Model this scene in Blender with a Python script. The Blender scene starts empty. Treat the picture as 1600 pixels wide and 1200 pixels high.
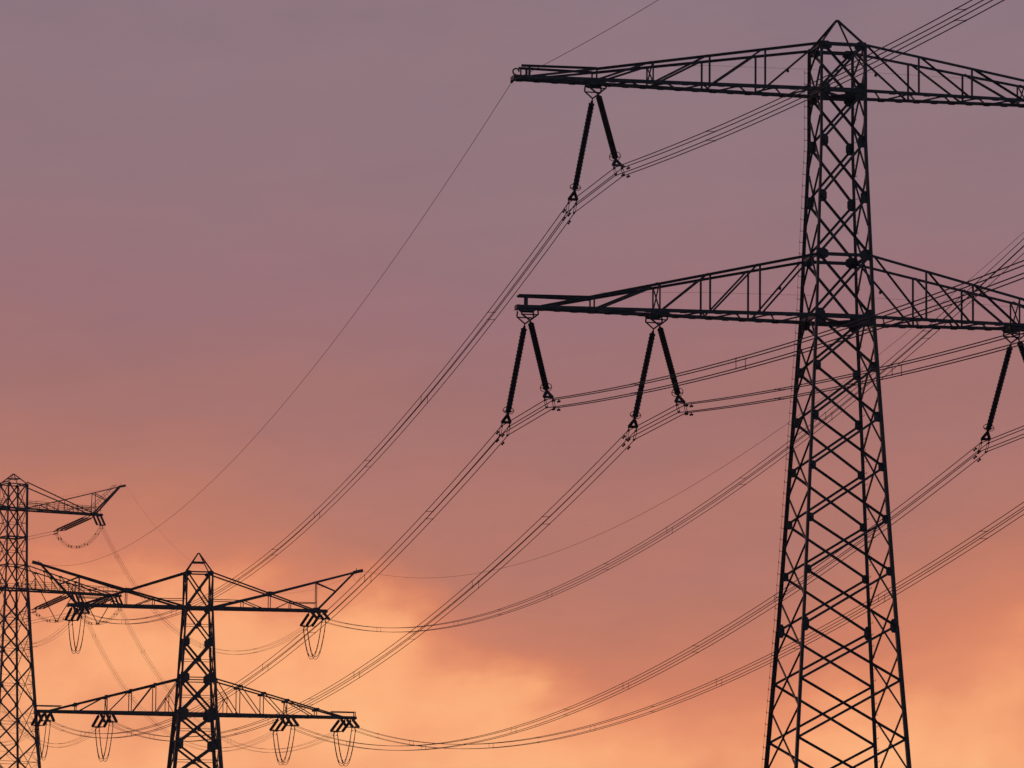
import bpy, math, random
from mathutils import Vector, Matrix

random.seed(7)
S = bpy.context.scene
COL = S.collection
R = math.radians

# ------------------------------------------------------------------ camera
EYE = Vector((0, 0, 1.7))
PITCH, ROLL = R(7.697), R(-0.528)
cam_data = bpy.data.cameras.new("camera")
cam_data.sensor_fit = 'HORIZONTAL'
cam_data.sensor_width = 36.0
cam_data.lens = 7750 / 1600 * 36.0
cam_data.clip_start = 0.5
cam_data.clip_end = 20000
cam = bpy.data.objects.new("camera", cam_data)
COL.objects.link(cam)
_f = Vector((0, math.cos(PITCH), math.sin(PITCH)))
_r0, _u0 = Vector((1, 0, 0)), Vector((0, -math.sin(PITCH), math.cos(PITCH)))
_r = math.cos(ROLL) * _r0 - math.sin(ROLL) * _u0
_u = math.sin(ROLL) * _r0 + math.cos(ROLL) * _u0
cam.matrix_world = Matrix(((_r.x, _u.x, -_f.x, EYE.x), (_r.y, _u.y, -_f.y, EYE.y),
                           (_r.z, _u.z, -_f.z, EYE.z), (0, 0, 0, 1)))
S.camera = cam
S.view_settings.view_transform = 'Standard'
S.view_settings.look = 'None'
S.view_settings.exposure = 0
S.view_settings.gamma = 1


def lin(c):
    return tuple(((v / 255) / 12.92 if v / 255 <= 0.04045 else ((v / 255 + 0.055) / 1.055) ** 2.4) for v in c) + (1,)


# ------------------------------------------------------------------ sky
SUN_AZ, SUN_EL = -3.5, 1.2          # behind the cloud, low on the left of the view
world = bpy.data.worlds.new("World")
S.world = world
world.use_nodes = True
nt = world.node_tree
nt.nodes.clear()


def N(kind, **kw):
    n = nt.nodes.new(kind)
    for k, v in kw.items():
        setattr(n, k, v)
    return n


def setin(sock, v):
    if isinstance(v, (int, float, tuple)):
        sock.default_value = v
    else:
        nt.links.new(v, sock)


def M(op, a, b=0.0, c=None, clamp=False):
    n = N('ShaderNodeMath', operation=op, use_clamp=clamp)
    setin(n.inputs[0], a)
    setin(n.inputs[1], b)
    if c is not None:
        setin(n.inputs[2], c)
    return n.outputs[0]


def smooth(x, lo, hi, t0=0.0, t1=1.0):
    n = N('ShaderNodeMapRange', interpolation_type='SMOOTHSTEP')
    for i, v in enumerate((x, lo, hi, t0, t1)):
        setin(n.inputs[i], v)
    return n.outputs[0]


def curve(x, lo, hi, pts, ylo, yhi):
    """piecewise smooth curve through pts (x, y)"""
    t = N('ShaderNodeMapRange')
    for i, v in enumerate((x, lo, hi, 0.0, 1.0)):
        setin(t.inputs[i], v)
    c = N('ShaderNodeFloatCurve')
    cv = c.mapping.curves[0]
    while len(cv.points) < len(pts):
        cv.points.new(0.5, 0.5)
    for p, (a, b) in zip(cv.points, pts):
        p.location = ((a - lo) / (hi - lo), (b - ylo) / (yhi - ylo))
        p.handle_type = 'AUTO'
    c.mapping.update()
    nt.links.new(t.outputs[0], c.inputs['Value'])
    return M('MULTIPLY_ADD', c.outputs[0], yhi - ylo, ylo)


def noise(vec, scale, detail=4.0, rough=0.5):
    n = N('ShaderNodeTexNoise')
    setin(n.inputs['Vector'], vec)
    n.inputs['Scale'].default_value = scale
    n.inputs['Detail'].default_value = detail
    n.inputs['Roughness'].default_value = rough
    return M('SUBTRACT', n.outputs[0], 0.5)


tc = N('ShaderNodeTexCoord')
sep = N('ShaderNodeSeparateXYZ')
nt.links.new(tc.outputs['Generated'], sep.inputs[0])
dx, dy, dz = sep.outputs
AZ = M('MULTIPLY', M('ARCTAN2', dx, dy), 180 / math.pi)
EL = M('MULTIPLY', M('ARCSINE', dz), 180 / math.pi)


def cvec(sx, sy, off=0.0):
    n = N('ShaderNodeCombineXYZ')
    setin(n.inputs[0], M('MULTIPLY', AZ, sx))
    setin(n.inputs[1], M('MULTIPLY_ADD', EL, sy, M('MULTIPLY', AZ, -0.12 * sy)))
    n.inputs[2].default_value = off
    return n.outputs[0]


big = noise(cvec(0.22, 0.42, 1.3), 1.0, 5.0, 0.5)
mid = noise(cvec(0.55, 0.9, 5.1), 1.0, 6.0, 0.55)
fine = noise(cvec(1.1, 2.6, 9.7), 1.0, 5.0, 0.55)
patch = noise(cvec(0.8, 0.75, 14.4), 1.0, 5.0, 0.5)
wisp = noise(cvec(0.25, 1.5, 22.0), 1.0, 5.0, 0.55)
streak = noise(cvec(0.16, 1.05, 3.2), 1.0, 4.0, 0.5)

# warmth of the cloud layer as a function of elevation
E1 = M('ADD', EL, M('ADD', M('MULTIPLY', big, 1.6), M('MULTIPLY', streak, 0.7)))
base = curve(E1, 0, 40, [(0, .82), (3.3, .76), (4.0, .66), (4.8, .58), (5.5, .53), (6.3, .475), (7.0, .405), (7.7, .34),
                         (8.5, .265), (9.2, .19), (10, .11), (11.5, .04), (14, -.05), (22, -.22), (40, -.45)], -0.5, 1.0)
# wide soft glow low on the left
wide_b = curve(AZ, -12, 12, [(-12, 6.4), (-6, 6.5), (-4.4, 6.45), (-3, 6.2), (-1.8, 5.6), (-.6, 4.9), (.8, 4.3), (2.5, 4.3), (4, 4.9),
                             (5, 5.4), (6, 5.7), (12, 5.8)], 3, 8)
E2 = M('ADD', EL, M('MULTIPLY', big, 1.1))
wide = smooth(M('SUBTRACT', wide_b, E2), -1.25, 1.4)
# the bright gap under the cloud edge
gap_b = curve(AZ, -12, 12, [(-12, 5.0), (-6, 5.15), (-4.6, 5.3), (-3.4, 5.2), (-2.4, 5.12), (-1.6, 5.1), (-.9, 4.8), (-.3, 4.4),
                            (.5, 4.0), (1.4, 3.85), (2.4, 3.65), (3.2, 3.7), (3.9, 3.9), (4.5, 4.05), (5.2, 4.3), (6, 4.65),
                            (12, 5.0)], 3, 6)
E3 = M('ADD', EL, M('ADD', M('MULTIPLY', mid, 1.7), M('MULTIPLY', fine, 1.1)))
gap = smooth(M('SUBTRACT', gap_b, E3), -0.75, 0.7)
w = M('ADD', base, M('MULTIPLY', wide, M('SUBTRACT', 0.80, base)))
wd = M('MULTIPLY', wide, 0.55)
w = M('ADD', base, M('MULTIPLY', wd, M('SUBTRACT', 0.86, base)))
w = M('ADD', w, M('MULTIPLY', gap, M('SUBTRACT', M('MULTIPLY_ADD', patch, 0.42, 0.98), w)))
w = M('ADD', w, M('MULTIPLY', fine, 0.06))
w = M('ADD', w, M('MULTIPLY', mid, 0.05))
w = M('ADD', w, M('MULTIPLY', streak, 0.10))
ramp = N('ShaderNodeValToRGB')
STOPS = [(-0.5, (78, 78, 100)), (-.2, (114, 102, 120)), (-.05, (136, 116, 128)), (.05, (144, 118, 126)), (.16, (150, 116, 122)),
         (.25, (154, 113, 118)), (.33, (162, 114, 112)), (.42, (170, 116, 109)), (.50, (179, 119, 107)), (.57, (187, 121, 103)),
         (.72, (214, 131, 100)), (.84, (233, 147, 106)), (.95, (250, 169, 118)), (1.02, (254, 178, 124)), (1.1, (255, 190, 134))]
el = ramp.color_ramp.elements
while len(el) < len(STOPS):
    el.new(0.5)
for e, (p, c) in zip(el, STOPS):
    e.position = (p + 0.5) / 1.6
    e.color = lin(c)
nt.links.new(M('DIVIDE', M('ADD', w, 0.5), 1.6), ramp.inputs[0])
# the far side of the sky, away from the sunset, is already dusky
absaz = M('ABSOLUTE', AZ)
fall = M('MULTIPLY', smooth(absaz, 14.0, 100.0, 1.0, 0.72), smooth(EL, 14.0, 60.0, 1.0, 0.45))
dim = N('ShaderNodeVectorMath', operation='SCALE')
east = N('ShaderNodeMix', data_type='RGBA')
setin(east.inputs['Factor'], smooth(absaz, 25.0, 110.0))
nt.links.new(ramp.outputs[0], east.inputs['A'])
east.inputs['B'].default_value = lin((104, 116, 142))
nt.links.new(east.outputs['Result'], dim.inputs[0])
gain = M('DIVIDE', 0.62, M('MAXIMUM', EL, 2.5))
tone = M('ADD', M('ADD', gain, 1.0), M('ADD', M('MULTIPLY', wisp, 0.14), M('MULTIPLY', fine, 0.06)))
setin(dim.inputs['Scale'], M('MULTIPLY', fall, tone))
cloud_bg = N('ShaderNodeBackground')
nt.links.new(dim.outputs[0], cloud_bg.inputs['Color'])
cloud_bg.inputs['Strength'].default_value = 1.0
sky = N('ShaderNodeTexSky', sky_type='NISHITA', sun_disc=False)
sky.sun_elevation = R(SUN_EL)
sky.sun_rotation = R(SUN_AZ)
sky_bg = N('ShaderNodeBackground')
nt.links.new(sky.outputs[0], sky_bg.inputs['Color'])
sky_bg.inputs['Strength'].default_value = 0.05
cover = smooth(absaz, 20.0, 80.0, 1.0, 0.75)      # thinner cloud to the sides and behind
mixs = N('ShaderNodeMixShader')
nt.links.new(cover, mixs.inputs[0])
nt.links.new(sky_bg.outputs[0], mixs.inputs[1])
nt.links.new(cloud_bg.outputs[0], mixs.inputs[2])
wo = N('ShaderNodeOutputWorld')
nt.links.new(mixs.outputs[0], wo.inputs['Surface'])

# ------------------------------------------------------------------ sun (veiled by the cloud)
sd = bpy.data.lights.new("sun", 'SUN')
sd.energy = 0.06
sd.angle = R(12)
sd.color = (1.0, 0.62, 0.36)
sun = bpy.data.objects.new("sun", sd)
COL.objects.link(sun)
sdir = Vector((math.sin(R(SUN_AZ)) * math.cos(R(SUN_EL)), math.cos(R(SUN_AZ)) * math.cos(R(SUN_EL)), math.sin(R(SUN_EL))))
sun.rotation_euler = (-sdir).to_track_quat('-Z', 'Y').to_euler()
sun.location = (-30, 300, 120)


# ------------------------------------------------------------------ materials
def material(name, c0, c1, scale, rough, metal=0.0, bump=0.0):
    m = bpy.data.materials.new(name)
    m.use_nodes = True
    t = m.node_tree
    b = t.nodes['Principled BSDF']
    tex = t.nodes.new('ShaderNodeTexCoord')
    nz = t.nodes.new('ShaderNodeTexNoise')
    nz.inputs['Scale'].default_value = scale
    nz.inputs['Detail'].default_value = 6
    cr = t.nodes.new('ShaderNodeValToRGB')
    cr.color_ramp.elements[0].position = 0.35
    cr.color_ramp.elements[1].position = 0.65
    cr.color_ramp.elements[0].color = c0 + (1,)
    cr.color_ramp.elements[1].color = c1 + (1,)
    t.links.new(tex.outputs['Object'], nz.inputs['Vector'])
    t.links.new(nz.outputs[0], cr.inputs[0])
    t.links.new(cr.outputs[0], b.inputs['Base Color'])
    b.inputs['Roughness'].default_value = rough
    b.inputs['Metallic'].default_value = metal
    if bump:
        bp = t.nodes.new('ShaderNodeBump')
        bp.inputs['Strength'].default_value = bump
        t.links.new(nz.outputs[0], bp.inputs['Height'])
        t.links.new(bp.outputs[0], b.inputs['Normal'])
    return m


STEEL = material('painted_lattice_steel', (0.026, 0.033, 0.036), (0.056, 0.068, 0.074), 2.3, 0.45)
FITTING = material('weathered_fitting_steel', (0.022, 0.024, 0.026), (0.04, 0.042, 0.044), 9.0, 0.6)
GLAZE = material('brown_glazed_insulator', (0.010, 0.008, 0.009), (0.022, 0.016, 0.016), 6.0, 0.45)
ALU = material('weathered_aluminium_wire', (0.045, 0.040, 0.042), (0.08, 0.07, 0.07), 2.0, 0.7)
CONCRETE = material('footing_concrete', (0.22, 0.21, 0.20), (0.34, 0.33, 0.31), 3.0, 0.9, bump=0.2)
GRASS = material('meadow_grass', (0.035, 0.055, 0.018), (0.075, 0.09, 0.035), 0.25, 0.95, bump=0.5)


# ------------------------------------------------------------------ mesh helpers
def V3(p):
    return Vector(p)


class MB:
    def __init__(s):
        s.v, s.f = [], []

    def sweep(s, p0, p1, prof, ref):
        """extrude a closed 2D profile from p0 to p1"""
        p0, p1 = V3(p0), V3(p1)
        d = (p1 - p0).normalized()
        x = V3(ref) - d * V3(ref).dot(d)
        if x.length < 1e-4:
            x = d.orthogonal()
        x.normalize()
        y = d.cross(x)
        n, b = len(prof), len(s.v)
        for p in (p0, p1):
            for a, c in prof:
                s.v.append(p + x * a + y * c)
        for i in range(n):
            j = (i + 1) % n
            s.f.append((b + i, b + j, b + n + j, b + n + i))
        s.f.append(tuple(b + i for i in reversed(range(n))))
        s.f.append(tuple(b + n + i for i in range(n)))

    def bar(s, p0, p1, w, h=None, ref=(0, 0, 1)):
        h = h or w
        s.sweep(p0, p1, [(-w / 2, -h / 2), (w / 2, -h / 2), (w / 2, h / 2), (-w / 2, h / 2)], ref)

    def angle(s, p0, p1, w, ref, t=None):
        """steel angle section"""
        t = t or max(0.012, w * 0.13)
        o = w * 0.35
        prof = [(0, 0), (w, 0), (w, t), (t, t), (t, w), (0, w)]
        s.sweep(p0, p1, [(a - o, b - o) for a, b in prof], ref)

    def tube(s, pts, r, n=6, close=False):
        pts = [V3(p) for p in pts]
        b = len(s.v)
        m = len(pts)
        x = None
        for i, p in enumerate(pts):
            if close:
                d = (pts[(i + 1) % m] - pts[i - 1]).normalized()
            else:
                d = (pts[min(i + 1, m - 1)] - pts[max(i - 1, 0)]).normalized()
            x = d.orthogonal() if x is None else x - d * x.dot(d)
            x.normalize()
            y = d.cross(x)
            for k in range(n):
                a = 2 * math.pi * k / n
                s.v.append(p + x * (r * math.cos(a)) + y * (r * math.sin(a)))
        for i in range(m if close else m - 1):
            i2 = (i + 1) % m
            for k in range(n):
                k2 = (k + 1) % n
                s.f.append((b + i * n + k, b + i * n + k2, b + i2 * n + k2, b + i2 * n + k))
        if not close:
            s.f.append(tuple(b + k for k in reversed(range(n))))
            s.f.append(tuple(b + (m - 1) * n + k for k in range(n)))

    def lathe(s, p0, p1, prof, n=10):
        """prof = [(distance along, radius)]"""
        p0, p1 = V3(p0), V3(p1)
        d = (p1 - p0).normalized()
        x = d.orthogonal().normalized()
        y = d.cross(x)
        b = len(s.v)
        for t, r in prof:
            for k in range(n):
                a = 2 * math.pi * k / n
                s.v.append(p0 + d * t + x * (r * math.cos(a)) + y * (r * math.sin(a)))
        for i in range(len(prof) - 1):
            for k in range(n):
                k2 = (k + 1) % n
                s.f.append((b + i * n + k, b + i * n + k2, b + (i + 1) * n + k2, b + (i + 1) * n + k))
        s.f.append(tuple(b + k for k in reversed(range(n))))
        s.f.append(tuple(b + (len(prof) - 1) * n + k for k in range(n)))

    def plate(s, c, ax, ay, poly, t):
        """flat plate: polygon in the plane of ax, ay, thickness t"""
        c, ax, ay = V3(c), V3(ax).normalized(), V3(ay).normalized()
        nz = ax.cross(ay)
        b, n = len(s.v), len(poly)
        for k in (-t / 2, t / 2):
            for a, q in poly:
                s.v.append(c + ax * a + ay * q + nz * k)
        for i in range(n):
            j = (i + 1) % n
            s.f.append((b + i, b + j, b + n + j, b + n + i))
        s.f.append(tuple(b + i for i in reversed(range(n))))
        s.f.append(tuple(b + n + i for i in range(n)))

    def box(s, c, sx, sy, sz):
        c = V3(c)
        s.bar(c - Vector((0, 0, sz / 2)), c + Vector((0, 0, sz / 2)), sx, sy, (1, 0, 0))

    def build(s, name, mat, parent=None, smooth=False, label=None):
        me = bpy.data.meshes.new(name)
        me.from_pydata([tuple(v) for v in s.v], [], s.f)
        me.materials.append(mat)
        if smooth:
            for p in me.polygons:
                p.use_smooth = True
        o = bpy.data.objects.new(name, me)
        COL.objects.link(o)
        if parent:
            o.parent = parent
        if label:
            o['label'] = label
        return o


def link(name, mesh, parent):
    o = bpy.data.objects.new(name, mesh)
    COL.objects.link(o)
    o.parent = parent
    return o


def thing(name, label, cat, loc=(0, 0, 0), rz=0.0, group=None):
    o = bpy.data.objects.new(name, None)
    COL.objects.link(o)
    o.location = loc
    o.rotation_euler = (0, 0, rz)
    o.empty_display_size = 0.5
    o['label'] = label
    o['category'] = cat
    if group:
        o['group'] = group
    return o


# ------------------------------------------------------------------ ground
g = MB()
NG, HALF = 60, 6000.0
for j in range(NG + 1):
    for i in range(NG + 1):
        x, y = ((i / NG * 2 - 1) ** 3) * HALF, ((j / NG * 2 - 1) ** 3) * HALF
        g.v.append(Vector((x, y, 0.0)))
for j in range(NG):
    for i in range(NG):
        a = j * (NG + 1) + i
        g.f.append((a, a + 1, a + NG + 2, a + NG + 1))
ground = g.build('ground', GRASS)
ground['kind'] = 'structure'


# ------------------------------------------------------------------ towers
class Tower:
    def __init__(s, x, y, yaw):
        s.x, s.y, s.yaw = x, y, yaw
        s.c, s.s = math.cos(yaw), math.sin(yaw)

    def W(s, u, v, z):
        return Vector((s.x + u * s.c - v * s.s, s.y + u * s.s + v * s.c, z))

    def L(s, p):
        a, b = p.x - s.x, p.y - s.y
        return Vector((a * s.c + b * s.s, -a * s.s + b * s.c, p.z))


T1 = Tower(14.642, 221.43, R(11.65))
T2 = Tower(-30.882, 489.19, R(10.0))
T3 = Tower(-65.05, 644.26, R(32.0))
HEAD3 = 26.57                       # the far pylon's head sits this much higher


def interp(tab, z):
    tab = sorted(tab)
    if z <= tab[0][0]:
        return tab[0][1]
    for (z0, a0), (z1, a1) in zip(tab, tab[1:]):
        if z <= z1:
            return a0 + (a1 - a0) * (z - z0) / (z1 - z0)
    return tab[-1][1]


CORN = [(-1, -1), (1, -1), (-1, 1), (1, 1)]
FACES = [((-1, -1), (1, -1), (0, -1)), ((-1, 1), (1, 1), (0, 1)), ((-1, -1), (-1, 1), (-1, 0)), ((1, -1), (1, 1), (1, 0))]


def gusset(mb, p, inward, up, wid, hgt, out, t=0.03):
    """clipped joint plate reaching from the leg into the face"""
    w, h = wid, hgt / 2
    mb.plate(V3(p) + V3(out) * 0.02, inward, up, [(-w * .2, -h), (w * .62, -h), (w, -h * .55), (w, h * .55), (w * .62, h), (-w * .2, h)], t)


def body(root, tab, nodes, leg_w, dia_w, side_w, gus, stag, ring_at=(), rings_mid=False, gus_min=0.0, splice=(), redundant=False, mid_plate=.16):
    """four tapering legs, braced faces, plates, footings"""
    zt, zb = nodes[0], nodes[-1]
    P = lambda c, z: Vector((c[0] * interp(tab, z), c[1] * interp(tab, z), z))
    brk = sorted([z for z, _ in tab if zb < z < zt] + [zt, zb], reverse=True)
    for c in CORN:
        mb = MB()
        for z0, z1 in zip(brk, brk[1:]):
            lw = leg_w(0.5 * (z0 + z1))
            k = lw * 0.18
            mb.angle(P(c, z0) + Vector((c[0] * k, c[1] * k, 0)), P(c, z1) + Vector((c[0] * k, c[1] * k, 0)), lw,
                     (-c[0], 0, 0) if c[0] * c[1] > 0 else (0, -c[1], 0), lw * 0.14)
        leg = mb.build('leg', STEEL, root)
        for z in nodes[:-1]:
            if z < gus_min:
                continue
            gm = MB()
            gw, gh = gus(z)
            zq = Vector((0, 0, -gh * .28)) if z == zt else Vector((0, 0, 0))
            gusset(gm, P(c, z) + zq, (-c[0], 0, 0), (0, 0, 1), gw, gh, (0, c[1], 0))
            gusset(gm, P(c, z) + zq, (0, -c[1], 0), (0, 0, 1), gw * 0.55, gh * 0.8, (c[0], 0, 0))
            gm.build('gusset_plate', STEEL, leg)
        for z in splice:
            gm = MB()
            q = P(c, z)
            k = leg_w(z) * 1.15
            gm.bar(q - Vector((0, 0, .45)) + Vector((c[0], c[1], 0)) * leg_w(z) * .1, q + Vector((0, 0, .45)) + Vector((c[0], c[1], 0)) * leg_w(z) * .1, k, k, (1, 0, 0))
            gm.build('splice_plate', STEEL, leg)
        fm = MB()
        q = P(c, zb)
        fm.bar((q.x, q.y, -0.6), (q.x, q.y, zb), 0.95, 0.95, (1, 0, 0))
        fm.build('footing', CONCRETE, root)
    for fi, (ca, cb, nrm) in enumerate(FACES):
        side = fi >= 2
        hm = MB()
        o = Vector((nrm[0], nrm[1], 0)) * 0.03
        struts = [(z, hw, hw * .6, o) for z, hw in ring_at]
        zs = list(nodes)
        if side and stag:
            zs = [zt] + [0.5 * (a + b) for a, b in zip(nodes, nodes[1:])] + [zb]
        if rings_mid:
            for a, b in zip(nodes[1:], nodes[2:]):
                zm = 0.5 * (a + b)
                if zm > gus_min - 40:
                    struts.append((zm, .055, .055, o * 0))
        z, hw, hd_, oo = struts[0]
        hm.bar(P(ca, z) + oo, P(cb, z) + oo, hw, hd_, (0, 0, 1))
        face = hm.build('lattice_face', STEEL, root)
        for z, hw, hd_, oo in struts[1:]:
            sm = MB()
            sm.bar(P(ca, z) + oo, P(cb, z) + oo, hw, hd_, (0, 0, 1))
            sm.build('horizontal_strut', STEEL, face)
        dw = side_w if side else dia_w
        for k, (a, b) in enumerate(zip(zs, zs[1:])):
            xm = MB()
            off = Vector((nrm[0], nrm[1], 0)) * dw(a) * 0.55
            rf = (nrm[0], nrm[1], 0)
            xm.angle(P(ca, a) + off, P(cb, b) + off, dw(a), rf)
            xm.angle(P(cb, a) - off * .2, P(ca, b) - off * .2, dw(a), (-rf[0], -rf[1], 0))
            if not side and not stag:
                mid = 0.5 * (P(ca, a) + P(cb, b))
                xm.plate(mid + off * 0.4, (1, 0, 0), (0, 0, 1), [(-mid_plate, -mid_plate * 1.3), (mid_plate, -mid_plate * 1.3), (mid_plate, mid_plate * 1.3), (-mid_plate, mid_plate * 1.3)], dw(a) * 0.9)
            if redundant and a < 60:
                zm = .5 * (a + b)
                for c0, c1 in ((ca, cb), (cb, ca)):
                    A, B = P(c0, a), P(c1, b)
                    for f_, cc in ((.27, c0), (.73, c1)):
                        q = A.lerp(B, f_)
                        xm.bar(q, P(cc, q.z), .035, .035)
                        xm.bar(q, P(cc, zm), .035, .035)
            xm.build('cross_brace', STEEL, face)


def peak(root, a, z0, z1, w, bar=False):
    m = MB()
    for c in CORN:
        m.angle((c[0] * a, c[1] * a, z0), (c[0] * 0.04, c[1] * 0.04, z1), w, (c[0], 0, 0))
    m.box((0, 0, z1), 0.16, 0.16, 0.1)
    if bar:
        k = 0.5
        q = [(c[0] * a * k, c[1] * a * k, z0 + (z1 - z0) * (1 - k)) for c in CORN]
        for i, j in ((0, 1), (2, 3), (0, 2), (1, 3)):
            m.bar(q[i], q[j], 0.12, 0.05, (0, 0, 1))
    m.build('peak', STEEL, root)


def zigzag(m, s, u0, u1, w, z, n, bw):
    """flat bracing between the two bottom chords"""
    us = [u0 + (u1 - u0) * k / n for k in range(n + 1)]
    for k in range(n):
        a, b = (us[k], -w(us[k])), (us[k + 1], w(us[k + 1]))
        if k % 2:
            a, b = (us[k], w(us[k])), (us[k + 1], -w(us[k + 1]))
        m.bar((s * a[0], a[1], z), (s * b[0], b[1], z), bw, bw * .8, (0, 0, 1))
        for sv in (-1, 1):
            q = (s * us[k + 1], sv * w(us[k + 1]), z - .04)
            m.plate(q, (1, 0, 0), (0, 1, 0), [(-.17, -.05), (.17, -.05), (.12, .05), (-.12, .05)], .045)


# ---- the near suspension pylon -------------------------------------------------------
UP1, LO1 = 45.05, 34.67
tab1 = [(47.2, .99), (45.05, 1.0), (42.75, 1.0), (37.5, 1.2), (34.67, 1.29), (20.7, 2.11), (0.35, 3.52)]
nodes1 = [47.2, 45.05, 42.72, 40.16, 37.5, 34.67, 32.4, 30.13, 27.86, 25.5, 23.16, 20.72, 18.3, 15.68, 12.95, 10.1, 7.1, 3.85, 0.35]


def near_arm(root, s, lower):
    up = not lower
    zb = UP1 if up else LO1
    ub, ue = (1.0, 15.0) if up else (1.29, 14.75)
    w = (lambda u: 1.0 - (u - 1.0) * .05) if up else (lambda u: max(.17, 1.29 - (u - 1.29) * .0855))
    top = (lambda u: 47.2 - (u - 1.0) * 0.158) if up else (lambda u: 37.48 - (u - 1.29) * 0.2205)
    m = MB()
    for sv in (-1, 1):
        m.angle((s * (ub - .3), sv * w(ub), zb), (s * ue, sv * w(ue), zb), .15, (0, 0, 1), .03)
    m.bar((s * ue, -w(ue) - .1, zb), (s * ue, w(ue) + .1, zb), .2, .14, (0, 0, 1))
    zigzag(m, s, ub + .5, ue - .3, w, zb - .02, 16, .065)
    arm = m.build('cross_arm', STEEL, root)
    utop = 11.3 if up else 14.0
    for sv in (-1, 1):
        t = MB()
        t.angle((s * ub * .95, sv * w(ub), top(ub)), (s * utop, sv * w(utop), top(utop)), .115, (0, 0, -1), .03)
        t.build('top_chord', STEEL, arm)
        if up:
            t = MB()
            t.angle((s * 14.25, sv * w(14.25), zb + .08), (s * utop, sv * w(utop), top(utop)), .1, (0, 0, -1), .025)
            t.build('diagonal', STEEL, arm)
        t = MB()
        t.angle((s * 11.3, sv * w(11.3), zb + .55), (s * 14.72, sv * w(14.72), zb + .54), .1, (0, 0, -1), .025)
        t.build('tip_rail', STEEL, arm)
        t = MB()
        t.bar((s * 14.35, sv * w(14.35), zb + .1), (s * 14.35, sv * w(14.35), zb + .54), .08, .08)
        t.build('post', STEEL, arm)
        prev = ub
        for k, u in enumerate((3.6, 6.15, 8.73, 11.3) if up else (3.87, 6.12, 8.38, 11.33)):
            p = MB()
            p.bar((s * u, sv * w(u), zb), (s * u, sv * w(u), top(u)), .085 if k < 2 else .065, .06, (1, 0, 0))
            p.build('post', STEEL, arm)
            p = MB()
            p.angle((s * (prev + .08), sv * (w(prev) - .03), top(prev)), (s * (u - .15), sv * (w(u) - .03), zb + .06), .095 if k in (2, 3) else .08, (0, sv, 0), .025)
            p.build('diagonal', STEEL, arm)
            prev = u
    xu = 8.73 if up else 8.38
    p = MB()
    p.bar((s * xu, -w(xu), zb), (s * xu, w(xu), top(xu)), .05, .05)
    p.bar((s * (xu + .03), w(xu), zb), (s * (xu + .03), -w(xu), top(xu)), .05, .05)
    p.build('cross_frame', STEEL, arm)
    # heavy plates where the insulators hang
    for uh in ((11.25,) if up else (8.37, 14.27)):
        p = MB()
        for sv in (-1, 1):
            p.plate((s * uh, sv * w(uh), zb - .06), (1, 0, 0), (0, 0, 1), [(-.34, .1), (.34, .1), (.38, -.04), (.26, -.13), (-.26, -.13), (-.38, -.04)], .06)
        p.bar((s * (uh - .28), -w(uh), zb - .08), (s * (uh - .28), w(uh), zb - .08), .12, .1)
        p.bar((s * (uh + .28), -w(uh), zb - .08), (s * (uh + .28), w(uh), zb - .08), .12, .1)
        p.build('hanger_plate', STEEL, arm)
    # thin safety line along the walkway and bolt lug
    p = MB()
    zs_ = zb + 1.02
    p.tube([(s * ub, -w(ub) * .3, zs_), (s * 6.15, -w(6.15) * .2, zs_ - .03), (s * (11.0 if lower else 8.7), 0, zs_ - .2)], .006, 4)
    p.build('safety_line', FITTING, arm)
    p = MB()
    q0 = Vector((s * (ub + .08), w(ub) - .03, top(ub)))
    q1 = Vector((s * ((3.6 if up else 3.87) - .15), w(3.7) - .03, zb + .06))
    q = q0.lerp(q1, .42)
    p.box((q.x, q.y, q.z - .12), .1, .1, .13)
    p.bar(q, q + Vector((0, 0, -.06)), .04)
    p.build('shackle', FITTING, arm)
    if up:
        p = MB()
        hook = [(s * (14.93 + .14 * math.cos(a)), -.15, zb + .27 + .14 * math.sin(a)) for a in [R(k) for k in range(-80, 190, 20)]]
        p.tube(hook, .035, 6)
        p.bar((s * 14.7, -.1, zb), (s * 14.7, -.1, zb + .42), .05)
        p.tube([(s * 14.95, .1, zb), (s * 15.1, .1, zb - .2)], .06, 6)
        p.build('earth_wire_clamp', FITTING, arm)


pyl1 = thing('lattice_pylon', 'large dark lattice pylon nearest the viewer, filling the right of the view', 'pylon', (T1.x, T1.y, 0), T1.yaw, 'high voltage lattice pylons')
body(pyl1, tab1, nodes1, lambda z: .14 if z > 34 else (.16 if z > 20 else .175), lambda z: .108 if z > 34 else .105, lambda z: .095,
     lambda z: ((.46, .4) if z > 46 else (.4, .72) if z > 44 else (.46, .5) if 37 < z < 38 else (.38, .68) if 34 < z < 35 else (.31, .56) if z > 38.5 else (.28, .46) if z > 28 else (.25, .4) if z > 22 else (.25, .62) if z > 20 else (.13, .2)),
     True, ring_at=((47.15, .16), (45.05, .2), (37.48, .15), (34.67, .2), (0.6, .16)))
peak(pyl1, .95, 47.25, 48.42, .085)
for s_ in (-1, 1):
    near_arm(pyl1, s_, False)
    near_arm(pyl1, s_, True)
# floor plates and plan bracing inside the body at the arms
for z_ in (UP1, LO1):
    pm = MB()
    a_ = interp(tab1, z_)
    for sv in (-1, 1):
        pm.bar((-a_, sv * a_, z_ - .08), (a_, -sv * a_, z_ - .08 - .02 * sv), .12, .06)
    pm.bar((-a_, 0, z_ - .16), (a_, 0, z_ - .16), .1, .06)
    pm.build('plan_bracing', STEEL, pyl1)
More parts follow.
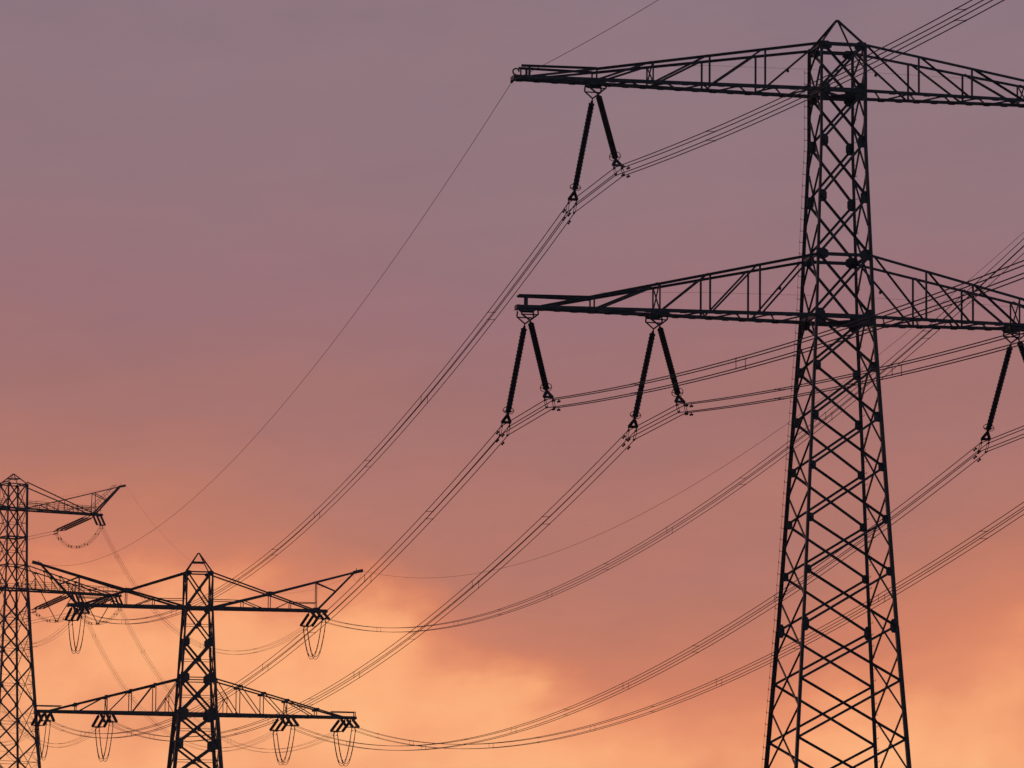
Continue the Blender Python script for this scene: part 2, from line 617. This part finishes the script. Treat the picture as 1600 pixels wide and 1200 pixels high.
# climbing rungs on the far left leg tied by a safety line, single step bolts on the far right leg
lm = MB()
z_ = 0.9
while z_ < 46.4:
    a_ = interp(tab1, z_)
    lm.tube([(-a_, a_, z_), (-a_ - .27, a_ + .02, z_ + .02), (-a_ - .27, a_ + .02, z_ + .09)], .013, 5)
    z_ += .52
lm.tube([(-interp(tab1, z_) - .26, interp(tab1, z_) + .02, z_) for z_ in (1.0, 20.7, 34.67, 37.5, 42.7, 45.05, 46.3)], .007, 5)
lm.build('climbing_rungs', FITTING, pyl1)
legs1 = [o for o in pyl1.children if o.name.startswith('leg')]
z_ = 0.9
while z_ < 44.6:
    a_ = interp(tab1, z_)
    lm = MB()
    lm.tube([(a_, a_, z_), (a_ + .18, a_ + .02, z_ + .02), (a_ + .18, a_ + .02, z_ + .09)], .013, 5)
    lm.build('step_bolt', FITTING, legs1[3])
    z_ += .52


# ---- tension pylons -------------------------------------------------------------------
def tension_arms(root, dz, a_top, a_up, a_lt, a_lo, rails):
    ZU, ZL = 45.14 + dz, 34.6 + dz
    # upper arm with the raised horn for the earth wire
    for s in (-1, 1):
        w = lambda u: a_up - (u - a_up) * (a_up - .55) / 11.5
        ztop = 48.65 + dz
        m = MB()
        for sv in (-1, 1):
            m.angle((s * (a_up - .3), sv * w(a_up), ZU), (s * 12.8, sv * w(12.8), ZU), .24, (0, 0, 1), .04)
        m.bar((s * 12.8, -w(12.8) - .12, ZU), (s * 12.8, w(12.8) + .12, ZU), .28, .2)
        m.bar((s * 11.5, -w(11.5), ZU), (s * 11.5, w(11.5), ZU), .25, .3)
        zigzag(m, s, a_up + .4, 11.4, w, ZU - .03, 8, .09)
        arm = m.build('cross_arm', STEEL, root)
        hw = lambda u: max(.12, w(min(u, 7.12)) * (1 - max(0, (u - 7.12)) / 9.4) + .1 * min(1, max(0, (u - 7.12)) / 9.4))
        rz = lambda u: ZU + (u - 1.4) * .2805
        tz = lambda u: ztop + (ZU + .12 - ztop) * (u - a_top) / (11.5 - a_top)
        for sv in (-1, 1):
            t = MB()
            t.angle((s * a_top, sv * a_top, ztop), (s * 11.5, sv * w(11.5), ZU + .12), .15, (0, 0, -1), .03)
            t.build('top_chord', STEEL, arm)
            t = MB()
            t.angle((s * 1.4, sv * (w(1.4) - .08), ZU + .1), (s * 7.12, sv * hw(7.12) * .93, rz(7.12)), .11 if rails else .18, (0, 0, -1), .03)
            t.angle((s * 7.12, sv * hw(7.12) * .93, rz(7.12)), (s * 16.13, sv * .12, rz(16.13)), .11 if rails else .18, (0, 0, -1), .03)
            t.build('horn_chord', STEEL, arm)
            t = MB()
            t.angle((s * 11.85, sv * w(11.85) * .8, ZU + .05), (s * 15.5, sv * .16, rz(15.5) - .1), .22 if rails else .14, (0, sv, 0), .03)
            t.build('horn_strut', STEEL, arm)
            for u, z0, z1 in ((7.12, ZU, rz(7.12)), (4.4, ZU, rz(4.4)), (9.18, ZU, tz(9.18)), (11.78, ZU, rz(11.78))):
                t = MB()
                t.bar((s * u, sv * w(u) * .95, z0), (s * u, sv * hw(u) * .9, z1), .075, .06, (1, 0, 0))
                t.build('post', STEEL, arm)
            for (u0, z0), (u1, z1) in (((4.4, rz(4.4)), (6.5, ZU + .05)), ((7.5, ZU + .05), (9.18, tz(9.18))), ((11.78, rz(11.78) - .1), (13.8, ZU + 2.0))):
                t = MB()
                t.angle((s * u0, sv * hw(u0) * .88, z0), (s * u1, sv * min(w(min(u1, 12.)), hw(u1)) * .85, z1), .085, (0, sv, 0), .025)
                t.build('diagonal', STEEL, arm)
            t = MB()
            t.bar((s * 9.18, sv * w(9.18) * .9, ZU + .8), (s * 11.78, sv * w(11.78) * .9, ZU + .8), .07, .05)
            t.build('rail', STEEL, arm)
            t = MB()
            t.bar((s * a_up, sv * w(a_up) * .9, ZU + .82), (s * 4.4, sv * w(4.4) * .9, ZU + .82), .07, .05)
            t.build('rail', STEEL, arm)
        for sv in (-1, 1):
            if not rails:
                t = MB()
                t.plate((s * 7.12, sv * (hw(7.12) + .02), rz(7.12)), (1, 0, 0), (0, 0, 1), [(-.42, -.13), (.2, -.2), (.42, -.02), (.42, .14), (-.2, .18), (-.42, .02)], .05)
                t.build('joint_plate', STEEL, arm)
            t = MB()
            t.plate((s * 11.7, sv * (w(11.7) + .02), ZU + .06), (1, 0, 0), (0, 0, 1), [(-.55, -.18), (.55, -.18), (.4, .28), (-.3, .22)], .05)
            t.build('joint_plate', STEEL, arm)
        t = MB()
        t.bar((s * 15.5, 0, rz(15.5)), (s * 16.45, 0, rz(16.3)), .3, .34)
        t.tube([(s * 15.8, 0, rz(15.8)), (s * 15.8, 0, rz(15.8) + .36)], .03, 5)
        t.build('horn_tip', STEEL, arm)
        if rails:
            railing(arm, s, w, ZU, a_up, 12.6)
            hr = MB()
            for sv in (-1, 1):
                a0, a1 = Vector((s * 12.1, sv * .7, ZU + .2)), Vector((s * 15.3, sv * .35, rz(15.3) - .2))
                nrm = Vector((-s * .77, 0, .77))
                hr.tube([a0 + nrm * .9, a1 + nrm * .6], .03, 5)
                for k in range(6):
                    q = a0.lerp(a1, k / 5)
                    hr.tube([q, q + nrm * (.9 - .06 * k)], .025, 5)
            hr.build('railing', STEEL, arm)
    # lower arm
    for s in (-1, 1):
        w = lambda u: a_lo - (u - a_lo) * (a_lo - .5) / 14.2
        ub = a_lo
        zt0 = (38.15 if not rails else 37.75) + dz
        tz = lambda u: zt0 + (ZL + .08 - zt0) * (u - a_lt) / (14.6 - a_lt)
        m = MB()
        for sv in (-1, 1):
            m.angle((s * (ub - .3), sv * w(ub), ZL), (s * 15.85, sv * w(15.85), ZL), .24, (0, 0, 1), .04)
        m.bar((s * 15.85, -w(15.85) - .1, ZL), (s * 15.85, w(15.85) + .1, ZL), .26, .2)
        zigzag(m, s, ub + .4, 15.6, w, ZL - .03, 12, .09)
        arm = m.build('cross_arm', STEEL, root)
        for sv in (-1, 1):
            t = MB()
            t.angle((s * a_lt, sv * a_lt, zt0), (s * 14.6, sv * w(14.6), ZL + .08), .15, (0, 0, -1), .03)
            t.build('top_chord', STEEL, arm)
            prev = a_lt
            for k, u in enumerate((4.15, 6.52, 8.88, 11.9)):
                t = MB()
                t.bar((s * u, sv * w(u), ZL), (s * u, sv * w(u), tz(u)), .085, .06, (1, 0, 0))
                t.build('post', STEEL, arm)
                t = MB()
                t.angle((s * (prev + .1), sv * (w(prev) - .03), tz(prev)), (s * (u - .12), sv * (w(u) - .03), ZL), .085, (0, sv, 0), .025)
                t.build('diagonal', STEEL, arm)
                t = MB()
                t.plate((s * u, sv * (w(u) + .02), tz(u) - .03), (1, 0, 0), (0, 0, 1), [(-.25, -.16), (.25, -.16), (.25, .12), (-.25, .12)], .04)
                t.build('joint_plate', STEEL, arm)
                prev = u
            t = MB()
            um = .5 * (a_lt + 4.15)
            zm = .5 * (tz(a_lt) + ZL)
            t.bar((s * um, sv * w(um), ZL), (s * um, sv * w(um), zm), .06, .05)
            t.bar((s * um, sv * w(um), zm), (s * (ub + .1), sv * w(ub), ZL), .06, .05)
            t.build('sub_brace', STEEL, arm)
            t = MB()
            t.bar((s * 13.3, sv * w(13.3), ZL + .57), (s * 15.85, sv * w(15.85), ZL + .57), .08, .06)
            t.bar((s * 15.8, sv * w(15.8), ZL), (s * 15.8, sv * w(15.8), ZL + .57), .08, .06)
            t.build('rail', STEEL, arm)
        p = MB()
        p.bar((s * 8.9, -w(8.9), ZL), (s * 8.9, w(8.9), tz(8.9)), .05, .05)
        p.bar((s * 8.94, w(8.9), ZL), (s * 8.94, -w(8.9), tz(8.9)), .05, .05)
        p.build('cross_frame', STEEL, arm)
        if rails:
            railing(arm, s, w, ZL, a_lo, 15.2)


def railing(arm, s, w, z, u0, u1):
    hr = MB()
    for sv in (-1, 1):
        for h in (.55, 1.05):
            hr.tube([(s * u0, sv * w(u0), z + h), (s * u1, sv * w(u1), z + h)], .03, 5)
        n = int((u1 - u0) / 1.35)
        for k in range(n + 1):
            u = u0 + (u1 - u0) * k / n
            hr.tube([(s * u, sv * w(u), z), (s * u, sv * w(u), z + 1.05)], .028, 5)
    hr.build('railing', STEEL, arm)


tab2 = [(48.7, 1.24), (45.14, 1.26), (38.2, 1.6), (34.61, 1.78), (0.35, 4.6)]
nodes2 = [48.7, 45.14, 41.74, 38.2, 34.61, 31.63, 28.48, 25.0, 21.2, 17.0, 12.2, 6.8, 0.35]
pyl2 = thing('lattice_pylon', 'mid-distance lattice pylon whose arms carry upswept outer horns, left of the wide gap', 'pylon', (T2.x, T2.y, 0), T2.yaw, 'high voltage lattice pylons')
body(pyl2, tab2, nodes2, lambda z: .17 if z > 45 else .21 if z > 38 else (.25 if z > 34.6 else .38), lambda z: .14 if z > 45 else .2, lambda z: .11,
     lambda z: ((.45, .4) if z > 48 else (.48, .8) if z > 45 else (.56, .95) if z > 40 else (.74, 1.05) if z > 37 else (.88, 1.25) if z > 33 else (.62, 1.1)),
     False, ring_at=((48.65, .14), (45.14, .24), (38.2, .1), (37.95, .1), (34.61, .26), (0.6, .2)), rings_mid=True, splice=(40.9,))
peak(pyl2, 1.2, 48.75, 50.6, .11, True)
tension_arms(pyl2, 0.0, 1.24, 1.26, 1.6, 1.78, False)

h3 = HEAD3
tab3 = [(74.95, 1.31), (71.7, 1.32), (64.3, 1.42), (61.2, 1.55), (54.6, 1.93), (38.8, 3.0), (0.35, 5.9)]
nodes3 = [74.95, 71.7, 67.95, 64.3, 59.24, 55.4, 51.2, 46.3, 41.3, 36.0, 30.2, 23.8, 16.8, 9.0, 0.35]
pyl3 = thing('lattice_pylon', 'farthest and tallest lattice pylon with railed walkways, cut by the left edge', 'pylon', (T3.x, T3.y, 0), T3.yaw, 'high voltage lattice pylons')
body(pyl3, tab3, nodes3, lambda z: .24 if z > 60 else .32, lambda z: .14 if z > 60 else .17, lambda z: .1,
     lambda z: ((.36, .45) if z > 60 else (.34, .45)), False, redundant=True, mid_plate=.2,
     ring_at=((74.9, .13), (71.7, .24), (67.95, .2), (64.3, .12), (61.17, .24), (0.6, .2)), rings_mid=True)
peak(pyl3, 1.3, 75.0, 76.3, .1, True)
tension_arms(pyl3, h3, 1.31, 1.32, 1.45, 1.55, True)

# ------------------------------------------------------------------ insulators
def shed_profile(L, r_big, r_small, pitch):
    pr = [(0, .06), (.12, .06), (.13, r_small)]
    t, k = .14, 0
    while t < L - .16:
        rb_ = r_big if k % 2 == 0 else r_big * .86
        pr += [(t, r_small), (t + pitch * .30, rb_), (t + pitch * .42, rb_ * .98), (t + pitch * .62, r_small)]
        t += pitch
        k += 1
    pr += [(L - .13, r_small), (L - .12, .06), (L, .06)]
    return pr


LEN1 = 4.99
_m = MB()
_m.lathe((0, 0, 0), (0, 0, -LEN1), shed_profile(LEN1, .145, .085, .105), 12)
ROD1 = _m.build('insulator_rod', GLAZE)
ROD1_MESH = ROD1.data
bpy.data.objects.remove(ROD1)
_m = MB()
_m.tube([(.25 * math.cos(2 * math.pi * k / 24), .25 * math.sin(2 * math.pi * k / 24), 0) for k in range(24)], .017, 6, True)
_m.bar((-.24, 0, 0), (-.05, 0, -.12), .025)
_m.bar((.24, 0, 0), (.05, 0, -.12), .025)
RING = _m.build('grading_ring', FITTING)
RING_MESH = RING.data
bpy.data.objects.remove(RING)
_m = MB()
_m.lathe((0, 0, 0), (0, 0, -4.25), shed_profile(4.25, .15, .095, .13), 10)
ROD2 = _m.build('insulator_rod', GLAZE)
ROD2_MESH = ROD2.data
bpy.data.objects.remove(ROD2)


def aim(o, p, d):
    """place o at p with its -Z along d (in the parent's frame)"""
    o.location = p
    o.rotation_mode = 'QUATERNION'
    o.rotation_quaternion = V3(d).to_track_quat('-Z', 'Y')


BU, BZ = .175, .185                    # half spacing of the four wires of a bundle
phases1 = [(-11.25, UP1, 'upper left'), (11.25, UP1, 'upper right'), (-14.27, LO1, 'outer lower left'), (14.27, LO1, 'outer lower right'),
           (-8.37, LO1, 'inner lower left'), (8.37, LO1, 'inner lower right')]
END_V, END_DZ = 4.22, -4.3
YOKE = {}                           # bundle centres at the near pylon
for u, z, nm in phases1:
    for sv in (-1, 1):
        look = 'serrated insulator rod leaning left' if sv > 0 else 'thick insulator rod leaning right'
        out_ = ', out of frame' if u > 9 else ''
        t = thing('insulator_string', "%s under the nearest pylon's %s arm%s" % (look, nm, out_), 'insulator', T1.W(u, sv * .5, z - .15), T1.yaw, 'insulator rods hanging from the nearest pylon')
        h = MB()
        for su in (-1, 1):
            h.bar((su * .36, 0, .05), (su * .38, 0, -.2), .06, .06, (1, 0, 0))
            h.bar((su * .38, 0, -.2), (su * .02, sv * .06, -.48), .06, .06, (1, 0, 0))
        h.bar((-.37, 0, -.22), (.37, 0, -.22), .05, .05)
        h.bar((0, sv * .06, -.46), (0, sv * .16, -.6), .05, .05)
        h.build('hanger', FITTING, t)
        p0 = Vector((0, sv * .16, -.6))
        end = Vector((0, sv * (END_V - .5), END_DZ + .17))
        d = (end - p0).normalized()
        rod = link('insulator_rod', ROD1_MESH, t)
        aim(rod, p0, d)
        ring = link('grading_ring', RING_MESH, t)
        aim(ring, p0 + d * (LEN1 - .22), d)
        e = p0 + d * LEN1
        # yoke and clamps hang in line with the rod
        X = Vector((1, 0, 0))
        y = MB()
        y.bar(e - d * .05, e + d * .1, .06, .06, (1, 0, 0))
        b = e + d * .04
        y.bar(b, b + X * -.19 + d * .42, .14, .04, (1, 0, 0))
        y.bar(b, b + X * .19 + d * .42, .14, .04, (1, 0, 0))
        y.bar(b + X * -.23 + d * .42, b + X * .23 + d * .42, .13, .04, d)
        y.build('yoke_plate', FITTING, t)
        c0 = e + d * .95                                # bundle centre in local frame
        YOKE[(u, sv)] = T1.W(u, sv * .5 + c0.y, z - .15 + c0.z)
        for su in (-1, 1):
            c = MB()
            top_c = e + d * .69 + X * (su * BU)
            low = e + d * 1.21 + X * (su * BU)
            c.bar(b + X * (su * BU) + d * .42, top_c, .045, .045, (1, 0, 0))
            for q in (top_c, low):
                c.lathe(q + Vector((0, -.15, 0)), q + Vector((0, .15, 0)), [(0, .018), (.06, .045), (.15, .055), (.24, .045), (.3, .018)], 8)
            for k in (-1, 1):
                c.tube([top_c + X * (k * .045), low + X * (k * .045)], .014, 5)
            c.build('suspension_clamp', FITTING, t)


# ------------------------------------------------------------------ wires
def para(A, B, sag, n):
    return [A.lerp(B, k / n) - Vector((0, 0, 4 * sag * (k / n) * (1 - k / n))) for k in range(n + 1)]


def bundle(label, path, group, r=.02, spacing=38.0, first=24.0, dampers=(), kind=0):
    """four parallel wires following path (list of points), with spacers"""
    root = thing('conductor_bundle', label, 'power line', path[0], 0, group)
    o = path[0]
    hd = (path[-1] - path[0])
    hd.z = 0
    hd.normalize()
    lat = Vector((hd.y, -hd.x, 0))
    offs = [(a, b) for b in (1, -1) for a in (-1, 1)]
    for a, b in offs:
        m = MB()
        m.tube([p - o + lat * (a * BU) + Vector((0, 0, b * BZ)) for p in path], r, 6)
        m.build('conductor', ALU, root, True)
    # spacers
    acc, nxt = 0.0, first
    for p, q in zip(path, path[1:]):
        L = (q - p).length
        while acc + L > nxt:
            c = p.lerp(q, (nxt - acc) / L) - o
            k4 = {(a, b): c + lat * (a * BU) + Vector((0, 0, b * BZ)) for a, b in offs}
            prs = (((-1, 1), (-1, -1)), ((1, 1), (1, -1))) if kind % 2 else (((-1, 1), (1, 1)), ((-1, -1), (1, -1)))
            for i, j in prs:
                m = MB()
                for pt in (k4[i], k4[j]):
                    m.tube([pt - hd * .09, pt + hd * .09], .027, 6)
                m.tube([k4[i], k4[j]], .013, 5)
                m.build('spacer', FITTING, root)
            kind += 1
            nxt += spacing * random.uniform(.96, 1.04)
        acc += L
    for p, dd in dampers:
        p = p - o
        for a, b in offs:
            c = p + lat * (a * BU) + Vector((0, 0, b * BZ)) + dd * (.3 * a)
            m = MB()
            m.tube([c - dd * .2 + Vector((0, 0, -.1)), c + dd * .2 + Vector((0, 0, -.1))], .016, 5)
            m.bar(c, c + Vector((0, 0, -.12)), .04, .04, (1, 0, 0))
            for k in (-1, 1):
                m.lathe(c + dd * (k * .1) + Vector((0, 0, -.11)), c + dd * (k * .22) + Vector((0, 0, -.11)), [(0, .02), (.02, .045), (.1, .05), (.12, .03)], 8)
            m.build('vibration_damper', FITTING, root)
    return root


def unit2(a):
    v = Vector((math.sin(a), math.cos(a), 0))
    return v


# where the tension sets are fixed: (pylon, u, side) -> anchor point on the arm
UP2, LO2 = 45.14, 34.6
phases2 = [(-11.8, UP2), (11.8, UP2), (-14.95, LO2), (14.95, LO2), (-8.9, LO2), (8.9, LO2)]
PH_PAIR = {-11.8: -11.25, 11.8: 11.25, -14.95: -14.27, 14.95: 14.27, -8.9: -8.37, 8.9: 8.37}
dir12 = Vector((T2.x - T1.x, T2.y - T1.y, 0)).normalized()
dir23 = Vector((T3.x - T2.x, T3.y - T2.y, 0)).normalized()
ang34 = R(-72)
dir34 = unit2(ang34)
T4 = Tower(T3.x + dir34.x * 320, T3.y + dir34.y * 320, R(60))
REACH = 5.25


def anchor(T, dz, u, z, sv):
    v = sv * (1.02 if z == UP2 else 1.1)
    if z == LO2 and abs(u) > 12:
        v = sv * .62
    return T.W(u, v, z + dz - .18)


def tension_set(T, dz, u, z, sv, d, droop, label, group):
    """three parallel strings, an end yoke and four dead-end clamps; returns the bundle centre"""
    a = anchor(T, dz, u, z, sv)
    t = thing('tension_insulator_set', label, 'insulator', a, 0, group)
    dd = (d + Vector((0, 0, -droop))).normalized()
    lat = Vector((T.c, T.s, 0))
    for k in (-1, 0, 1):
        p = lat * (k * .58)
        rod = link('insulator_rod', ROD2_MESH, t)
        aim(rod, p + dd * .25, dd)
        h = MB()
        h.bar(p + Vector((0, 0, .1)), p + dd * .28, .1, .08, (1, 0, 0))
        h.build('shackle', FITTING, t)
    e = dd * 4.55
    y = MB()
    y.bar(e - lat * .68, e + lat * .68, .07, .07, (0, 0, 1))
    y.bar(e - lat * .6, e + dd * .35, .07, .05)
    y.bar(e + lat * .6, e + dd * .35, .07, .05)
    y.build('yoke_plate', FITTING, t)
    c = dd * REACH
    wl = Vector((d.y, -d.x, 0))
    for a_ in (-1, 1):
        for b_ in (-1, 1):
            q = c + wl * (a_ * BU) + Vector((0, 0, b_ * BZ))
            m = MB()
            m.tube([e + dd * .3 + wl * (a_ * .1), q - dd * .3, q + dd * .3], .035, 6)
            m.tube([q - dd * .28, q - dd * .2 + Vector((0, 0, -.18))], .03, 5)
            m.build('dead_end_clamp', FITTING, t)
    return a + c


ARM = {-11.8: 'upper left', 11.8: 'upper right', -14.95: 'outer lower left', 14.95: 'outer lower right', -8.9: 'inner lower left', 8.9: 'inner lower right'}
SAG12 = {-11.8: 6.85, 11.8: 7.1, -14.95: 5.95, 14.95: 6.35, -8.9: 6.2, 8.9: 6.7}
END2 = {}
END3 = {}
for u, z in phases2:
    END2[(u, -1)] = tension_set(T2, 0, u, z, -1, -dir12, .235, "three insulator rods pointing right under the mid-distance pylon's %s arm" % ARM[u], 'tension insulators of the mid-distance pylon')
    END2[(u, 1)] = tension_set(T2, 0, u, z, 1, dir23, .185, "three insulator rods slanting down left under the mid-distance pylon's %s arm" % ARM[u], 'tension insulators of the mid-distance pylon')
    w3 = ', out of frame' if u < 0 else ''
    END3[(u, -1)] = tension_set(T3, h3, u, z, -1, -dir23, .40, "short insulator trio hanging under the farthest pylon's %s arm%s" % (ARM[u], w3), 'tension insulators of the farthest pylon')
    END3[(u, 1)] = tension_set(T3, h3, u, z, 1, dir34, .40, "long insulator trio stretching left from the farthest pylon's %s arm%s" % (ARM[u], w3), 'tension insulators of the farthest pylon')

G12, G10, G23, G34 = ('wire bundles between nearest and mid-distance pylon', 'wire bundles from the nearest pylon over the viewer',
                      'wire bundles between mid-distance and farthest pylon', 'wire bundles leaving the farthest pylon')
d10 = Vector((math.sin(.18194), -math.cos(.18194), 0))
for u, z in phases2:
    u1 = PH_PAIR[u]
    lab = ARM[u]
    A0, A1, B = YOKE[(u1, -1)], YOKE[(u1, 1)], END2[(u, -1)]
    span = para(A1, B, SAG12[u], 72)
    t1 = (span[1] - span[0]).normalized()
    path = [A0] + span
    bundle("four-wire bundle sagging from the nearest pylon's %s insulators to the mid-distance pylon" % lab, path, G12,
           dampers=[(A1 + t1 * 1.15, t1)], first=(A1 - A0).length + 22.0, spacing=22.2)
    # toward and over the viewer
    n, LL = 60, 261.0
    out = []
    for k in range(n + 1):
        s_ = LL * k / n
        out.append(A0 + d10 * s_ + Vector((0, 0, -.1014 * s_ + .000388 * s_ * s_)))
    t0 = (out[1] - out[0]).normalized()
    bundle("four-wire bundle climbing right over the viewer from the nearest pylon's %s insulators" % lab, out, G10,
           dampers=[(A0 + t0 * 1.45, t0)], first=18.3, spacing=19.0)
    bundle('faint wire bundle joining the %s arms of the mid-distance and farthest pylons' % lab, para(END2[(u, 1)], END3[(u, -1)], 8.0, 60), G23, r=.0125, first=30, spacing=36)
    e4 = T4.W(u, -1, z + h3 - 2)
    bundle("faint wire bundle leaving leftward from the farthest pylon's %s arm" % lab, para(END3[(u, 1)], e4, 14.0, 48), G34, r=.012, first=40, spacing=40)


# ------------------------------------------------------------------ jumper loops
def jumper(A, B, lat, drop, label, group, vee=False, far=False):
    t = thing('jumper_loop', label, 'jumper cable', A, 0, group)
    n = 40

    def pos(k, a, b):
        s_ = k / n
        p = A.lerp(B, s_) - A
        x = 2 * s_ - 1
        depth = drop * (1 - abs(x) ** 2.25) + (b * .09)
        return p + lat * (a * .2) + Vector((0, 0, -depth - (.0 if b < 0 else .06)))
    for a in (-1, 1):
        for b in (-1, 1):
            m = MB()
            m.tube([pos(k, a, b) for k in range(n + 1)], .026 if not far else .017, 6)
            m.build('jumper_cable', ALU, t, True)
    for k in ((3, 5, 8, 12, 28, 32, 35, 37) if not far else (4, 13, 20, 27, 36)):
        for a in (-1, 1):
            m = MB()
            m.tube([pos(k - .3, a, -1), pos(k, a, -1) * .5 + pos(k, a, 1) * .5, pos(k + .3, a, 1)], .045 if not far else .06, 6)
            m.build('spacer', FITTING, t)
    if vee:
        c = pos(n / 2, 0, 1) + Vector((0, 0, .05))
        l3 = T3.L(A + c)
        p0, p1 = (T3.W(l3.x + k, l3.y, LO2 + h3 - .1) for k in (-2.4, 2.4))
        for q in (p0, p1):
            m = MB()
            m.lathe(q - A, c, [(0, .03), (.1, .055), ((q - A - c).length - .1, .055), ((q - A - c).length, .03)], 8)
            m.build('support_rod', GLAZE, t)
    return t


for u, z in phases2:
    lat2 = Vector((T2.c, T2.s, 0))
    jumper(END2[(u, 1)], END2[(u, -1)], lat2, 3.35, "deep U of jumper cables below the mid-distance pylon's %s arm" % ARM[u], 'jumper loops of the mid-distance pylon')
    lat3 = Vector((T3.c, T3.s, 0))
    w3 = ', out of frame' if u < 0 else ''
    low = z == LO2
    jumper(END3[(u, 1)], END3[(u, -1)], lat3, 1.7 if low else 2.3,
           "%s under the farthest pylon's %s arm%s" % ('jumper cables on thin V' if low else 'shallow jumper cables', ARM[u], w3),
           'jumper loops of the farthest pylon', low, True)


# ------------------------------------------------------------------ earth wires
def earth(label, path, tail=None, r=.0115):
    t = thing('earth_wire', label, 'power line', path[0], 0, 'single earth wires')
    m = MB()
    m.tube([p - path[0] for p in path], r, 6)
    m.build('strand', ALU, t, True)
    if tail:
        m = MB()
        a, b, dr = tail
        m.tube([a.lerp(b, k / 10) - path[0] - Vector((0, 0, dr * 4 * (k / 10) * (1 - k / 10))) for k in range(11)], .01, 5)
        m.build('slack_loop', ALU, t, True)


for s_, side, sg in ((-1, 'left', 7.0), (1, 'right', 7.55)):
    a1 = T1.W(s_ * 15.05, 0, UP1 - .12)
    b2 = T2.W(s_ * 16.35, -.1, 49.3)
    c3 = T3.W(s_ * 16.5, -.1, 49.3 + h3)
    earth("thin single wire from the nearest pylon's upper %s arm tip to the mid-distance pylon" % side, para(a1, b2, sg, 72),
          (b2 + Vector((0, 0, -.05)), T2.W(s_ * 15.4, 0, 48.95), .9))
    o_ = []
    for k in range(61):
        q = 261.0 * k / 60
        o_.append(a1 + d10 * q + Vector((0, 0, -.1027 * q + .000388 * q * q)))
    earth("thin single wire climbing right over the viewer from the nearest pylon's %s arm tip" % side, o_)
    earth('faint single wire joining the %s horns of the mid-distance and farthest pylons' % side, para(b2, c3, 7.0, 50), r=.007)
    earth("faint single wire leaving leftward from the farthest pylon's %s horn" % side, para(c3, T4.W(s_ * 16, 0, 49 + h3), 11.0, 40), r=.007)


# ------------------------------------------------------------------ thin evening haze
hz = MB()
hz.bar((0, -150, 45), (0, 6200, 45), 12200, 92, (1, 0, 0))
for v in hz.v:
    if v.y < 0:
        v.y = -6200
hm_ = bpy.data.materials.new('thin_haze')
hm_.use_nodes = True
ht = hm_.node_tree
ht.nodes.remove(ht.nodes['Principled BSDF'])
pv = ht.nodes.new('ShaderNodeVolumePrincipled')
pv.inputs['Color'].default_value = (0.92, 0.86, 0.92, 1)
pv.inputs['Density'].default_value = 0.00014
pv.inputs['Anisotropy'].default_value = 0.3
ht.links.new(pv.outputs[0], ht.nodes['Material Output'].inputs['Volume'])
haze = hz.build('haze', hm_)
haze['kind'] = 'stuff'
